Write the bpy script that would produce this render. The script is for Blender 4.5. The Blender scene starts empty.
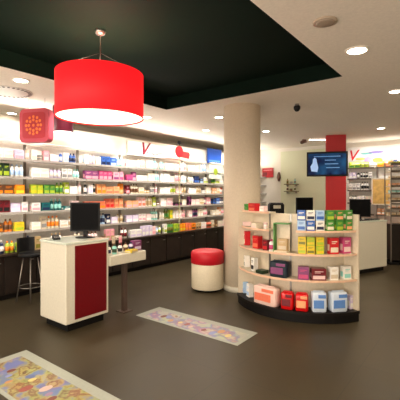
import bpy, bmesh, math, random
from mathutils import Vector, Matrix
R = random.Random(7)
PI = math.pi
C = bpy.context.scene.collection
F = 366.0; HY = 193.0; HC = 1.6; YAW = math.radians(37.8)
CR = (math.cos(YAW), math.sin(YAW)); CF = (-math.sin(YAW), math.cos(YAW))
CEIL = 3.04

def cw(X, Z): return (X*CR[0]+Z*CF[0], X*CR[1]+Z*CF[1])
def at(px, py, z=0.0):
    Z = (HC-z)*F/(py-HY)
    return cw((px-200)/F*Z, Z)
def at_x(px, x):
    k = (px-200)/F
    Z = x/(CR[0]*k+CF[0]); return Z*(CR[1]*k+CF[1]), Z
def at_y(px, y):
    k = (px-200)/F
    Z = y/(CR[1]*k+CF[1]); return Z*(CR[0]*k+CF[0]), Z
def zat(py, Z): return HC-(py-HY)/F*Z

# ---------------------------------------------------------------- materials
MC = {}
def srgb(c):
    return tuple(((v/255)/12.92 if v/255 <= .04045 else ((v/255+.055)/1.055)**2.4) for v in c)
def mat(name, col, rough=.5, metal=0, bump=0, scale=40, var=0.0, coat=0, spec=None):
    if name in MC: return MC[name]
    m = bpy.data.materials.new(name); m.use_nodes = True
    n = m.node_tree.nodes; l = m.node_tree.links; b = n['Principled BSDF']
    c = srgb(col)
    b.inputs['Roughness'].default_value = rough; b.inputs['Metallic'].default_value = metal
    b.inputs['Coat Weight'].default_value = coat
    if spec is not None: b.inputs['Specular IOR Level'].default_value = spec
    tc = n.new('ShaderNodeTexCoord'); nz = n.new('ShaderNodeTexNoise')
    nz.inputs['Scale'].default_value = scale; l.new(tc.outputs['Object'], nz.inputs['Vector'])
    cr = n.new('ShaderNodeValToRGB')
    v = var if var else .04
    cr.color_ramp.elements[0].position = .3; cr.color_ramp.elements[1].position = .7
    cr.color_ramp.elements[0].color = (*[x*(1-v) for x in c], 1); cr.color_ramp.elements[1].color = (*[min(1, x*(1+v)) for x in c], 1)
    l.new(nz.outputs['Fac'], cr.inputs['Fac']); l.new(cr.outputs['Color'], b.inputs['Base Color'])
    if bump:
        bp = n.new('ShaderNodeBump'); bp.inputs['Strength'].default_value = bump; bp.inputs['Distance'].default_value = .002
        l.new(nz.outputs['Fac'], bp.inputs['Height']); l.new(bp.outputs['Normal'], b.inputs['Normal'])
    MC[name] = m; return m
def emit(name, col, s):
    if name in MC: return MC[name]
    m = bpy.data.materials.new(name); m.use_nodes = True
    n = m.node_tree.nodes; b = n['Principled BSDF']
    b.inputs['Base Color'].default_value = (*srgb(col), 1); b.inputs['Emission Color'].default_value = (*srgb(col), 1)
    b.inputs['Emission Strength'].default_value = s
    MC[name] = m; return m

# ---------------------------------------------------------------- mesh builder
class MB:
    def __init__(s): s.bm = bmesh.new(); s.mats = []; s.cur = 0
    def use(s, m):
        if m not in s.mats: s.mats.append(m)
        s.cur = s.mats.index(m); return s
    def _fin(s, faces, smooth=False):
        for f in faces: f.material_index = s.cur; f.smooth = smooth
    def box(s, x0, x1, y0, y1, z0, z1, bev=0, M=None):
        vs = [s.bm.verts.new((x, y, z)) for x in (x0, x1) for y in (y0, y1) for z in (z0, z1)]
        idx = [(0,1,3,2),(4,6,7,5),(0,4,5,1),(2,3,7,6),(0,2,6,4),(1,5,7,3)]
        fs = [s.bm.faces.new([vs[i] for i in t]) for t in idx]
        s._fin(fs)
        if M is not None:
            for v in vs: v.co = M @ v.co
        if bev:
            es = list({e for f in fs for e in f.edges})
            r = bmesh.ops.bevel(s.bm, geom=es, offset=bev, segments=2, affect='EDGES', profile=.5)
            s._fin(r['faces'])
        return s
    def lathe(s, prof, cx=0, cy=0, n=24, sx=1, sy=1, M=None, mats=None):
        # prof: list of (r,z) ; closed with caps
        rings = []
        for r, z in prof:
            ring = [Vector((cx+max(r, 1e-4)*math.cos(2*PI*i/n)*sx, cy+max(r, 1e-4)*math.sin(2*PI*i/n)*sy, z)) for i in range(n)]
            if M is not None: ring = [M @ v for v in ring]
            rings.append([s.bm.verts.new(v) for v in ring])
        fs = []
        for j, (a, b) in enumerate(zip(rings, rings[1:])):
            for i in range(n):
                f = s.bm.faces.new((a[i], a[(i+1) % n], b[(i+1) % n], b[i])); f.smooth = True
                f.material_index = s.cur
                if mats: f.material_index = s.mats.index(mats[j])
        for ring, rev in ((rings[0], True), (rings[-1], False)):
            if prof[0 if rev else -1][0] > 1e-3:
                f = s.bm.faces.new(list(reversed(ring)) if rev else ring); f.material_index = s.cur
        return s
    def tube(s, pts, r, n=8):
        pts = [Vector(p) for p in pts]; rings = []
        for i, p in enumerate(pts):
            d = (pts[min(i+1, len(pts)-1)]-pts[max(i-1, 0)]).normalized()
            a = d.orthogonal().normalized(); b = d.cross(a)
            if rings and abs(d.z) < .99: pass
            rr = r[i] if isinstance(r, (list, tuple)) else r
            rings.append([s.bm.verts.new(p+a*rr*math.cos(2*PI*k/n)+b*rr*math.sin(2*PI*k/n)) for k in range(n)])
        fs = []
        for a, b in zip(rings, rings[1:]):
            for k in range(n):
                f = s.bm.faces.new((a[k], a[(k+1) % n], b[(k+1) % n], b[k])); f.smooth = True; fs.append(f)
        fs.append(s.bm.faces.new(list(reversed(rings[0])))); fs.append(s.bm.faces.new(rings[-1]))
        for f in fs: f.material_index = s.cur
        return s
    def prism(s, poly, z0, z1, M=None, bev=0):
        a = [Vector((x, y, z0)) for x, y in poly]; b = [Vector((x, y, z1)) for x, y in poly]
        if M is not None: a = [M @ v for v in a]; b = [M @ v for v in b]
        a = [s.bm.verts.new(v) for v in a]; b = [s.bm.verts.new(v) for v in b]; n = len(a)
        fs = [s.bm.faces.new(list(reversed(a))), s.bm.faces.new(b)]
        for i in range(n): fs.append(s.bm.faces.new((a[i], a[(i+1) % n], b[(i+1) % n], b[i])))
        s._fin(fs)
        if bev:
            es = list(set(fs[0].edges) | set(fs[1].edges))
            r = bmesh.ops.bevel(s.bm, geom=es, offset=bev, segments=2, affect='EDGES', profile=.5); s._fin(r['faces'])
        return s
    def build(s, name, parent=None, m=None, loc=None, rz=0):
        if m is not None and not s.mats: s.mats = [m]
        bmesh.ops.recalc_face_normals(s.bm, faces=s.bm.faces[:])
        me = bpy.data.meshes.new(name); s.bm.to_mesh(me); s.bm.free()
        for q in s.mats: me.materials.append(q)
        o = bpy.data.objects.new(name, me); C.objects.link(o)
        if parent: o.parent = parent
        if loc: o.location = loc
        o.rotation_euler.z = rz
        return o
def tag(o, label, cat, group=None):
    o['label'] = label; o['category'] = cat
    if group: o['group'] = group
    return o
def thing(name, label, cat, loc=(0, 0, 0), rz=0, group=None):
    o = bpy.data.objects.new(name, None); C.objects.link(o); o.location = loc; o.rotation_euler = (0, 0, rz)
    return tag(o, label, cat, group)
def struct(o): o['kind'] = 'structure'; return o
def copy_tree(o, parent=None):
    c = o.copy(); C.objects.link(c); c.parent = parent
    for ch in o.children: copy_tree(ch, c)
    return c
def bx(m, *a, **k): return MB().use(m).box(*a, **k)

# ---------------------------------------------------------------- colours
COL = dict(white=(238,234,226), cream=(232,220,196), pink=(233,160,170), palepink=(240,208,205), lilac=(214,200,226), orange=(236,132,22),
 yellow=(226,196,40), lime=(168,190,50), green=(70,140,55), darkgreen=(38,62,40), teal=(14,98,100), blue=(52,98,178), paleblue=(170,200,232),
 navy=(24,36,72), red=(200,26,34), maroon=(110,20,32), purple=(130,60,110), magenta=(196,70,120), salmon=(232,120,90), peach=(240,170,120),
 black=(20,20,22), brown=(98,62,36), tan=(190,160,115), grey=(140,138,135), beige=(206,190,165), olive=(120,118,40), aqua=(150,215,205))
WORD = dict(palepink='pale pink', paleblue='pale blue', darkgreen='dark green')
def pm(c): return mat('pack_'+c, COL[c], .38)
M_white = mat('white_laminate', (212,206,188), .35, coat=.2)
M_cream = mat('cream_metal', (214,200,176), .45)
M_black = mat('black_plastic', (11,11,13), .5, spec=.25)
M_plinth = mat('black_plinth', (13,11,10), .6, spec=.2)
M_redlac = mat('red_lacquer', (104,4,14), .4, spec=.3)
M_steel = mat('brushed_steel', (150,145,138), .35, .9)
M_darkwood = mat('dark_brown_front', (32,24,19), .45, scale=6, var=.25, spec=.3)
M_redfab = mat('red_leatherette', (196,14,34), .5, bump=.3, scale=120)

# ---------------------------------------------------------------- room
def floor_mat():
    m = bpy.data.materials.new('dark_floor_tiles'); m.use_nodes = True
    n = m.node_tree.nodes; l = m.node_tree.links; b = n['Principled BSDF']
    tc = n.new('ShaderNodeTexCoord'); br = n.new('ShaderNodeTexBrick')
    br.offset = 0; br.inputs['Scale'].default_value = 1; br.inputs['Brick Width'].default_value = .9; br.inputs['Row Height'].default_value = .9
    br.inputs['Mortar Size'].default_value = .003
    br.inputs['Color1'].default_value = (*srgb((59,51,36)), 1); br.inputs['Color2'].default_value = (*srgb((63,55,39)), 1)
    br.inputs['Mortar'].default_value = (*srgb((46,40,31)), 1)
    l.new(tc.outputs['Object'], br.inputs['Vector'])
    nz = n.new('ShaderNodeTexNoise'); nz.inputs['Scale'].default_value = 1.4; nz.inputs['Detail'].default_value = 6
    l.new(tc.outputs['Object'], nz.inputs['Vector'])
    mp = n.new('ShaderNodeMapRange'); mp.inputs[1].default_value = .3; mp.inputs[2].default_value = .7; mp.inputs[3].default_value = .82; mp.inputs[4].default_value = 1.18
    l.new(nz.outputs['Fac'], mp.inputs[0])
    mx = n.new('ShaderNodeVectorMath'); mx.operation = 'SCALE'
    l.new(br.outputs['Color'], mx.inputs[0]); l.new(mp.outputs[0], mx.inputs['Scale']); l.new(mx.outputs[0], b.inputs['Base Color'])
    mr = n.new('ShaderNodeMapRange'); mr.inputs[3].default_value = .3; mr.inputs[4].default_value = .5
    l.new(nz.outputs['Fac'], mr.inputs[0]); l.new(mr.outputs[0], b.inputs['Roughness'])
    b.inputs['Specular IOR Level'].default_value = .3
    return m
XL, XR, Y0, YB = -6.9, 2.5, -2.5, 11.0
PX = -6.05
struct(bx(floor_mat(), XL, XR, Y0, YB, -.1, 0).build('floor'))
M_ceil = mat('ceiling_paint', (238,228,214), .85)
M_wall = mat('wall_paint', (232,226,214), .8)
M_sage = mat('sage_wall_paint', (220,222,192), .8)
M_recess = mat('dark_green_paint', (8,24,16), .8, scale=.5, var=.25, spec=.08)
RX0, RX1, RY0, RY1 = -4.34, -1.38, 0.0, 4.65
cb = MB().use(M_ceil)
cb.box(XL, XR, RY1, YB, CEIL, CEIL+.25); cb.box(XL, XR, Y0, RY0, CEIL, CEIL+.25)
cb.box(XL, RX0, RY0, RY1, CEIL, CEIL+.25); cb.box(RX1, XR, RY0, RY1, CEIL, CEIL+.25)
struct(cb.build('ceiling'))
rb = MB().use(M_recess); d = .012
rb.box(RX0, RX1, RY0, RY1, CEIL+.2, CEIL+.25)
rb.box(RX0, RX0+d, RY0, RY1, CEIL, CEIL+.2); rb.box(RX1-d, RX1, RY0, RY1, CEIL, CEIL+.2)
rb.box(RX0+d, RX1-d, RY0, RY0+d, CEIL, CEIL+.2); rb.box(RX0+d, RX1-d, RY1-d, RY1, CEIL, CEIL+.2)
struct(rb.build('ceiling_recess'))
for nm, a in (('wall_left_outer', (XL-.1, XL, Y0, YB, 0, CEIL)), ('wall_right', (XR, XR+.1, Y0, YB, 0, CEIL)),
              ('wall_front', (XL-.1, XR+.1, Y0-.1, Y0, 0, CEIL)), ('wall_back', (XL-.1, XR+.1, YB, YB+.1, 0, CEIL))):
    struct(bx(M_wall, *a).build(nm))
struct(bx(M_wall, PX-.1, PX, 1.0, YB, 0, 2.78).build('wall_left'))
# sage coloured wall panel of the rear alcove
x0, _ = at_y(281, 10.97); x1, _ = at_y(345, 10.97)
struct(bx(M_sage, x0, x1, 10.95, 11.0, 0, 2.93).build('wall_alcove_panel'))
# pillar
pcx, pcy = cw(.705, 6.14)
p = MB().use(mat('pillar_paint', (224,208,184), .6)).lathe([(.305, 0), (.305, CEIL)], n=48).build('pillar', loc=(pcx, pcy, 0)); struct(p)
struct(MB().use(M_white).lathe([(.315, 0), (.315, .08), (.306, .085)], n=48).build('trim_1', loc=(pcx, pcy, 0)))
# red column (square)
ccx, ccy = cw((335.5-200)/F*9.25, 9.25)
struct(bx(mat('red_paint', (186,22,28), .5), -.235, .235, -.2, .2, 0, CEIL, bev=.01).build('trim_2_red_column', loc=(ccx, ccy, 0), rz=YAW-.3))

# ---------------------------------------------------------------- left wall shelving
SH = [1.0, 1.3, 1.58, 1.85, 2.13]
BAY = ['far left bay', 'bay behind till desk', 'bay right of monitor', 'red letter bay', 'red pole sign bay',
       'bay before blue poster', 'blue poster bay']
unit0 = thing('shelving_unit', '', 'shelving')
up = MB().use(M_steel); up.box(-6.04, -6.0, 0, .03, .7, 2.4)
u1 = up.build('upright', unit0)
for z in SH:
    s = MB().use(mat('shelf_grey', (206,200,190), .4)); s.box(-6.0, -5.73, .01, .99, z-.02, z)
    so = s.build('shelf', unit0)
    q = MB().use(mat('price_rail', (168,160,150), .5)).box(-5.73, -5.72, .01, .99, z-.03, z+.008); q.build('price_rail', so)
bx(mat('shelf_back', (240,236,228), .6), -6.045, -6.04, .0, 1.0, .7, 2.4).build('back_panel', unit0)
cab0 = thing('base_cabinet', '', 'cabinet')
bx(M_darkwood, -6.04, -5.62, 0, 1, .08, .66).build('body', cab0)
bx(M_plinth, -6.0, -5.68, 0, 1, 0, .08).build('plinth', cab0)
bx(mat('brown_top', (48,37,29), .45, spec=.3), -6.04, -5.58, 0, 1, .66, .69).build('worktop', cab0)
for k in range(2):
    dr = bx(M_darkwood, -5.62, -5.6, .01+.495*k, .485+.495*k, .1, .64, bev=.004).build('door', cab0)
    bx(M_steel, -5.6, -5.585, .44-.36*0+.495*k-.05, .45+.495*k, .56, .57).build('handle', dr)
BAYX = BAY + ['bay hidden by the pillar', 'last bay by the rear corner']
for i in range(9):
    u = unit0 if i == 0 else copy_tree(unit0); u.location = (0, 2+i, 0)
    c = cab0 if i == 0 else copy_tree(cab0); c.location = (0, 2+i, 0)
    u['label'] = 'white back wall shelving unit with grey shelves, ' + BAYX[i]; u['group'] = 'shelving units along the left wall'
    c['label'] = 'dark brown base cabinet under the ' + BAYX[i]; c['group'] = 'dark base cabinets along the left wall'

# product meshes, cached
ME = {}
KW = dict(B='box', W='box', T='bottle', J='jar', U='tube', L='carton')
KN = dict(B='product_box', W='wide_product_box', T='bottle', J='cosmetic_jar', U='lotion_tube', L='flat_carton')
DIM = dict(B=(.07, .095, .19), W=(.08, .15, .15), T=(.062, .062, .21), J=(.078, .078, .09), U=(.04, .062, .17), L=(.12, .14, .075))
def product(kind, col, acc, hs=1.0, ws=1.0):
    """returns (mesh, cap mesh or None); front faces +X, origin at base centre"""
    key = (kind, col, acc, round(hs, 2), round(ws, 2))
    if key in ME: return ME[key]
    d, w, h = DIM[kind]; h *= hs; w *= ws
    m = pm(col); a = pm(acc); b = MB().use(m); cap = None
    if kind in 'BWL':
        b.box(-d/2, d/2, -w/2, w/2, 0, h, bev=.003)
        b.use(a); t = .0012
        b.box(d/2-.001, d/2+t, -w*.42, w*.42, h*.12, h*.42)          # colour field
        b.box(d/2-.001, d/2+t, -w*.30, w*.30, h*.74, h*.80)          # title line
        b.box(d/2-.001, d/2+t, -w*.30, w*.12, h*.64, h*.68)
        b.box(-d*.3, d*.3, -w/2-t, -w/2+.001, h*.2, h*.6)
    elif kind == 'T':
        r = w/2
        b.use(a); b.use(m)
        b.lathe([(r*.9, 0), (r, .006), (r, h*.18), (r*1.01, h*.181), (r*1.01, h*.55), (r, h*.551), (r, h*.68), (r*.75, h*.78), (r*.36, h*.82), (r*.36, h*.86)], n=14,
                mats=[m, m, m, a, a, m, m, m, m])
        c = MB().use(a).lathe([(r*.45, h*.84), (r*.45, h*.98), (r*.4, h)], n=12)
        cap = c
    elif kind == 'J':
        r = w/2
        b.use(a); b.use(m)
        b.lathe([(r*.85, 0), (r, .008), (r, h*.2), (r*1.01, h*.21), (r*1.01, h*.5), (r, h*.51), (r, h*.68)], n=16, mats=[m, m, m, a, a, m])
        cap = MB().use(a).lathe([(r*1.03, h*.66), (r*1.03, h*.97), (r*.95, h)], n=16)
    elif kind == 'U':
        n = 12; rings = []
        for t in (0, .2, .45, .7, 1):
            z = .035+t*(h-.035); ry = w/2*(.78+.22*t); rx = d/2*(1-t)+.002
            rings.append([b.bm.verts.new((rx*math.cos(2*PI*i/n), ry*math.sin(2*PI*i/n), z)) for i in range(n)])
        b.use(a); ai = b.cur; b.use(m); mi = b.cur
        for j, (p_, q_) in enumerate(zip(rings, rings[1:])):
            for i in range(n):
                f = b.bm.faces.new((p_[i], p_[(i+1) % n], q_[(i+1) % n], q_[i])); f.smooth = True; f.material_index = ai if j == 1 else mi
        b.bm.faces.new(list(reversed(rings[0]))).material_index = mi; b.bm.faces.new(rings[-1]).material_index = mi
        cap = MB().use(a).lathe([(w*.3, 0), (w*.33, .004), (w*.33, .034), (w*.3, .036)], n=12)
    def fin(mb, nm):
        bmesh.ops.recalc_face_normals(mb.bm, faces=mb.bm.faces[:]); me = bpy.data.meshes.new(nm); mb.bm.to_mesh(me); mb.bm.free()
        for q in mb.mats: me.materials.append(q)
        return me
    ME[key] = (fin(b, KN[kind]), fin(cap, 'cap') if cap else None); return ME[key]
def place(kind, col, acc, loc, rz, label, group=None, hs=1.0, ws=1.0):
    me, cap = product(kind, col, acc, hs, ws)
    o = bpy.data.objects.new(KN[kind], me); C.objects.link(o); o.location = loc; o.rotation_euler.z = rz
    tag(o, label, KW[kind], group)
    if cap:
        k = bpy.data.objects.new('lid' if kind == 'J' else 'cap', cap); C.objects.link(k); k.parent = o
    return o
ORD = ['first', 'second', 'third', 'fourth', 'fifth', 'sixth', 'seventh', 'eighth']
CNT = ['', 'single', 'two', 'three', 'four', 'five', 'six', 'seven', 'eight']
SHW = ['cabinet top', 'lowest shelf', 'second shelf', 'third shelf', 'fourth shelf', 'top shelf']
PL = dict(box='boxes', bottle='bottles', jar='jars', tube='tubes', carton='cartons')
def wd(c): return WORD.get(c, c)
def fill(runs, axis_pos, start, end, z, where, fx, rz=0, along='y', flip=False, maxh=.25):
    """runs: 'K.col.acc.n' tokens laid side by side from start to end"""
    toks = [t.split('.') for t in runs.split()]
    seen = set(); p = start+.015
    for K, col, acc, n in toks:
        n = int(n); hs = R.choice([.85, .95, 1.0, 1.1]); 
        if DIM[K][2]*hs > maxh-.02: hs = (maxh-.02)/DIM[K][2]
        w = DIM[K][1]; gap = .008
        key = (K, col, acc)
        cw_ = KW[K]; base = f"{wd(col)} {cw_}"
        accw = '' if acc == col else f" with {wd(acc)} " + {'T': 'cap', 'J': 'lid', 'U': 'cap'}.get(K, 'print')
        items = []
        while n > 0 and p+w < end-.01:
            items.append(p+w/2); p += w+gap; n -= 1
        p += .012
        gname = f"{wd(col)} {PL[cw_]}{accw} on the {where}"
        if gname in seen: gname += ' again'
        seen.add(gname)
        for j, q in enumerate(items):
            N = len(items)
            if N == 1: lab = f"{base}{accw}, {where}"
            elif j == 0: lab = f"{base}{accw}, leftmost, {where}"
            elif j == N-1: lab = f"{base}{accw}, rightmost, {where}"
            else: lab = f"{base}{accw}, {ORD[j]} from left, {where}"
            loc = (axis_pos+R.uniform(-.015, .01), q, z) if along == 'y' else (q, axis_pos, z)
            o = place(K, col, acc, loc, rz+R.uniform(-.06, .06), lab, gname, hs)
            if K in 'BW' and R.random() < 0: pass
W_ = {
 (0,0): "T.lime.yellow.3 T.navy.white.1 T.lime.orange.2 W.lime.green.1 T.lilac.navy.2",
 (0,1): "W.brown.orange.2 T.orange.brown.2 W.yellow.lime.1 B.cream.tan.2 J.lime.white.2",
 (0,2): "B.maroon.black.4 W.lilac.white.2 B.white.pink.1",
 (0,3): "W.brown.orange.3 W.orange.yellow.2 B.orange.yellow.2",
 (0,4): "B.darkgreen.lime.4 T.white.paleblue.3 W.white.lilac.1",
 (0,5): "W.white.cream.3 W.lilac.pink.1 T.beige.white.3 B.cream.grey.2",
 (1,0): "B.tan.olive.1 W.cream.tan.1 T.white.tan.3 B.cream.white.2 T.beige.grey.2 W.white.pink.1",
 (1,1): "W.white.cream.1 B.beige.grey.1 T.cream.orange.3 W.white.beige.1 T.white.tan.3 B.palepink.white.2",
 (1,2): "W.white.pink.1 W.teal.navy.1 T.teal.aqua.3 L.teal.white.1 W.palepink.white.2 B.white.cream.1",
 (1,3): "B.lime.yellow.2 B.green.lime.2 T.lime.green.2 B.lime.white.1 W.white.lilac.2 T.palepink.white.2",
 (1,4): "W.white.cream.2 T.lilac.white.3 B.white.grey.2 T.white.aqua.2 L.paleblue.white.1",
 (1,5): "B.white.cream.1 J.beige.grey.1 B.pink.palepink.1 W.white.lilac.1 T.blue.white.1 B.white.paleblue.1 T.blue.navy.2",
 (2,0): "T.palepink.brown.3 J.magenta.brown.2 B.pink.tan.2 L.cream.brown.1 T.white.maroon.2 J.beige.brown.1",
 (2,1): "T.white.grey.3 B.lime.white.1 T.paleblue.navy.2 B.navy.white.1 W.lilac.white.1 T.cream.tan.2",
 (2,2): "W.salmon.orange.3 B.salmon.red.2 B.peach.salmon.2 T.salmon.white.2",
 (2,3): "T.black.white.1 B.white.lilac.1 T.cream.black.1 B.peach.orange.2 W.peach.salmon.2 B.orange.peach.1 T.peach.white.2",
 (2,4): "W.purple.pink.2 B.magenta.pink.3 W.pink.purple.1 B.pink.magenta.2",
 (2,5): "B.white.paleblue.1 T.lilac.white.2 B.white.cream.1 B.blue.navy.2 W.blue.paleblue.1 T.aqua.white.2",
 (3,0): "W.white.lilac.2 B.lilac.white.3 B.palepink.pink.1 T.paleblue.white.1 T.white.lime.2",
 (3,1): "W.lilac.white.2 B.white.pink.2 W.palepink.white.1 T.aqua.white.3",
 (3,2): "W.peach.pink.2 B.palepink.salmon.2 T.cream.tan.3 B.lime.white.1 J.white.brown.1",
 (3,3): "B.maroon.pink.1 T.cream.brown.3 W.cream.tan.1 J.white.tan.2 T.white.grey.2 T.white.pink.1",
 (3,4): "W.magenta.purple.1 B.purple.pink.1 W.white.cream.2 B.cream.white.2 T.white.aqua.3",
 (3,5): "W.white.pink.2 T.white.cream.3 B.palepink.white.2 T.aqua.white.2",
 (4,0): "B.white.lime.1 T.green.olive.3 B.lime.green.2 B.orange.yellow.2 B.salmon.orange.2",
 (4,1): "T.white.cream.2 T.olive.green.2 B.lime.yellow.1 B.white.palepink.3 T.palepink.pink.2",
 (4,2): "B.white.palepink.2 B.palepink.pink.2 L.black.purple.2 W.cream.white.1 T.white.pink.2",
 (4,3): "W.white.cream.2 T.white.lime.3 B.palepink.white.2 T.cream.tan.2",
 (4,4): "B.white.lilac.3 W.cream.white.1 T.white.pink.3 B.white.aqua.2",
 (4,5): "T.aqua.white.2 W.white.cream.3 B.white.pink.2 T.white.grey.1",
 (5,0): "W.orange.brown.1 B.tan.brown.2 B.white.palepink.2 T.salmon.brown.3 B.cream.tan.1",
 (5,1): "W.palepink.white.1 T.purple.navy.3 B.cream.white.2 T.white.pink.3",
 (5,2): "B.purple.black.1 W.palepink.cream.2 B.cream.tan.2 T.purple.white.1 B.pink.white.2",
 (5,3): "W.white.palepink.2 T.cream.tan.3 J.grey.white.2 B.cream.white.2",
 (5,4): "T.white.cream.3 B.navy.blue.2 W.navy.paleblue.1 B.white.lime.2",
 (5,5): "W.white.cream.2 B.cream.white.2 T.white.paleblue.3",
 (6,0): "B.brown.tan.1 W.cream.palepink.2 B.palepink.white.2",
 (6,1): "W.cream.white.2 B.peach.white.1 T.white.pink.2",
 (6,2): "W.navy.blue.1 W.blue.paleblue.1 B.navy.white.2",
 (6,3): "B.peach.cream.2 W.cream.peach.1 T.salmon.white.2",
 (6,4): "T.lime.green.2 B.white.lime.2 W.white.cream.1",
 (6,5): "W.white.aqua.2 B.white.cream.2",
}
for (i, s), runs in W_.items():
    y0 = 2+i
    if i == 0: y0 = 2.25
    fill(runs, -5.83 if s else -5.72, y0, 3+i, .69 if s == 0 else SH[s-1], f"{SHW[s]}, {BAY[i]}", 0, maxh=.26)

# script V and swash on the wall above bay 3
def text_mesh(ch, size, ext, m, name, parent, shear=0, loc=(0, 0, 0), rot=(0, 0, 0)):
    cu = bpy.data.curves.new('t', 'FONT'); cu.body = ch; cu.size = size; cu.extrude = ext; cu.shear = shear; cu.align_x = 'CENTER'
    to = bpy.data.objects.new('t', cu); C.objects.link(to); bpy.context.view_layer.update()
    me = bpy.data.meshes.new_from_object(to.evaluated_get(bpy.context.evaluated_depsgraph_get()))
    bpy.data.objects.remove(to); me.materials.clear(); me.materials.append(m)
    o = bpy.data.objects.new(name, me); C.objects.link(o); o.parent = parent; o.location = loc; o.rotation_euler = rot
    return o
yv, Zv = at_x(145, -5.95)
lg = thing('wall_lettering', 'dark red script letter V with a thin flourish above the shelves', 'lettering', (-5.99, yv, 0))
# carried by a slim white header board standing on the shelving
bx(mat('header_white', (238,228,218), .5), -.03, 0, -.45, .75, 2.4, 2.72, bev=.005).build('header_board', lg)
text_mesh('V', .42, .014, mat('crimson', (118,8,36), .5), 'letter', lg, .35, (.01, -.02, 2.44), (PI/2, 0, PI/2))
sw = MB().use(mat('mauve', (150,90,110), .5)); sw.tube([(.012, .08+.5*t, 2.50+.03*math.sin(t*9)) for t in [i/16 for i in range(17)]], .008, 6); sw.build('flourish', lg)

# posters
def poster(px0, px1, z0, z1, m, label, deco=None, x=-5.99):
    ya, _ = at_x(px0, x); yb, _ = at_x(px1, x)
    t = thing('poster', label, 'poster', (x, (ya+yb)/2, z0)); w = (yb-ya)/2
    bx(m, -.012, .0, -w, w, 0, z1-z0, bev=.003).build('panel', t)
    if deco: deco(t, w, z1-z0)
def d_blue(t, w, h):
    bx(mat('poster_light', (90,150,225), .4), 0, .002, -w*.8, w*.8, h*.1, h*.22).build('caption_band', t)
def d_green(t, w, h):
    MB().use(pm('lime')).lathe([(.09, 0), (.09, .003)], n=24, M=Matrix.Translation((0, 0, h*.5)) @ Matrix.Rotation(PI/2, 4, 'Y')).build('round_emblem', t)
poster(207.5, 221.5, 2.43, 2.84, mat('poster_blue', (24,78,176), .4), 'blue square poster on the left wall beside the white pillar', d_blue)
poster(209, 222, 1.98, 2.36, mat('poster_white', (228,232,214), .4), 'white card with a green dot below the blue poster', d_green, x=-5.72)

# red pole sign
ys, _ = at_x(179, -5.66)
t = thing('pole_sign', 'thin olive pole sign with red round head and black knob, above green bottles', 'sign', (-5.655, ys, .69))
MB().use(mat('olive_metal', (120,110,50), .4)).lathe([(.035, 0), (.035, .01), (.009, .015), (.009, 2.06)], n=16).build('pole', t)
Mx = Matrix.Rotation(PI/2, 4, 'Y')
MB().use(pm('red')).lathe([(.13, -.012), (.135, 0), (.13, .012)], n=32, M=Matrix.Translation((.01, -.01, 1.88)) @ Mx).build('disc', t)
MB().use(mat('banner_red', (220,40,40), .5)).prism([(.0, -.08), (.30, -.10), (.33, .0), (.30, .05), (0, .06)], -.01, .01, M=Matrix.Translation((.0, .05, 1.84)) @ Matrix(((0,0,1,0),(1,0,0,0),(0,1,0,0),(0,0,0,1)))).build('banner', t)
MB().use(M_black).lathe([(.005, 2.04), (.04, 2.06), (.045, 2.09), (.03, 2.13), (.003, 2.14)], n=16).build('knob', t)

# ---------------------------------------------------------------- till desk
KX0, KX1, KY0, KY1 = -4.31, -3.75, 2.35, 2.95
t = thing('till_desk', 'white till desk with a dark red front panel in the centre left', 'desk', (KX1, KY0, 0))
W, D = KX1-KX0, KY1-KY0
bx(M_white, -W, 0, 0, D, .09, 1.005, bev=.012).build('body', t)
bx(M_redlac, -.004, .006, .115, D-.035, .13, .985, bev=.003).build('front_panel', t)['label'] = 'dark red glossy front panel'
bx(M_plinth, -W+.06, -.04, .05, D-.05, 0, .09).build('plinth', t)
bx(mat('greenish_top', (206,214,200), .2, coat=.5), -W-.005, .005, -.005, D+.005, 1.005, 1.03, bev=.004).build('worktop', t)
# monitor
def monitor(name, label, loc, rz, w=.40, h=.35, foot=.07):
    t = thing(name, label, 'monitor', loc, rz)
    bx(M_black, -.018, .018, -w/2, w/2, foot, foot+h, bev=.006).build('housing', t)
    bx(mat('screen_off', (4,4,6), .65, spec=.1), .018, .02, -w/2+.018, w/2-.018, foot+.02, foot+h-.018).build('screen', t)
    MB().use(M_black).lathe([(.11, 0), (.11, .008), (.04, .016), (.03, .02)], n=24, sy=1.1).build('foot', t)
    bx(M_black, -.05, -.018, -.03, .03, .015, foot+.1, bev=.004).build('neck', t)
    return t
mx, my = -4.03, 2.80
monitor('monitor', 'black flat monitor standing on the white and red till desk', (mx, my, 1.03), -PI/2+YAW+.12, .37, .37, .08)
kx, ky = at(56, 236, 1.03)
t = thing('card_reader', 'small black card reader left of the monitor on the till desk', 'card reader', (-4.17, 2.48, 1.03), -.4)
MB().use(M_black).prism([(-.07, 0), (.07, 0), (.07, .018), (-.07, .05)], -.04, .04, M=Matrix(((1,0,0,0),(0,0,1,0),(0,1,0,0),(0,0,0,1))), bev=.003).build('body', t)
kp = MB().use(pm('grey'))
for a in range(3):
    for b in range(4): kp.box(.0+.016*b-.005, .01+.016*b-.005, -.026+.02*a, -.012+.02*a, .034-.0037*b, .037-.0037*b)
kp.build('keypad', t)
# white low display table
TZ = .80
lx, ly = at(125, 310, 0)
t = thing('display_table', 'low white display table with a single dark leg right of the till desk', 'table', (-3.85, KY1+.01, 0))
bx(M_white, -.3, .12, .0, .62, TZ-.13, TZ, bev=.01).build('tabletop', t)
bx(mat('brown_leg', (78,62,54), .4), -.03, .03, .30, .36, 0, TZ-.13, bev=.004).build('leg', t)
bx(mat('brown_leg', (78,62,54), .4), -.08, .08, .25, .41, 0, .012, bev=.004).build('foot_plate', t)
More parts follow.
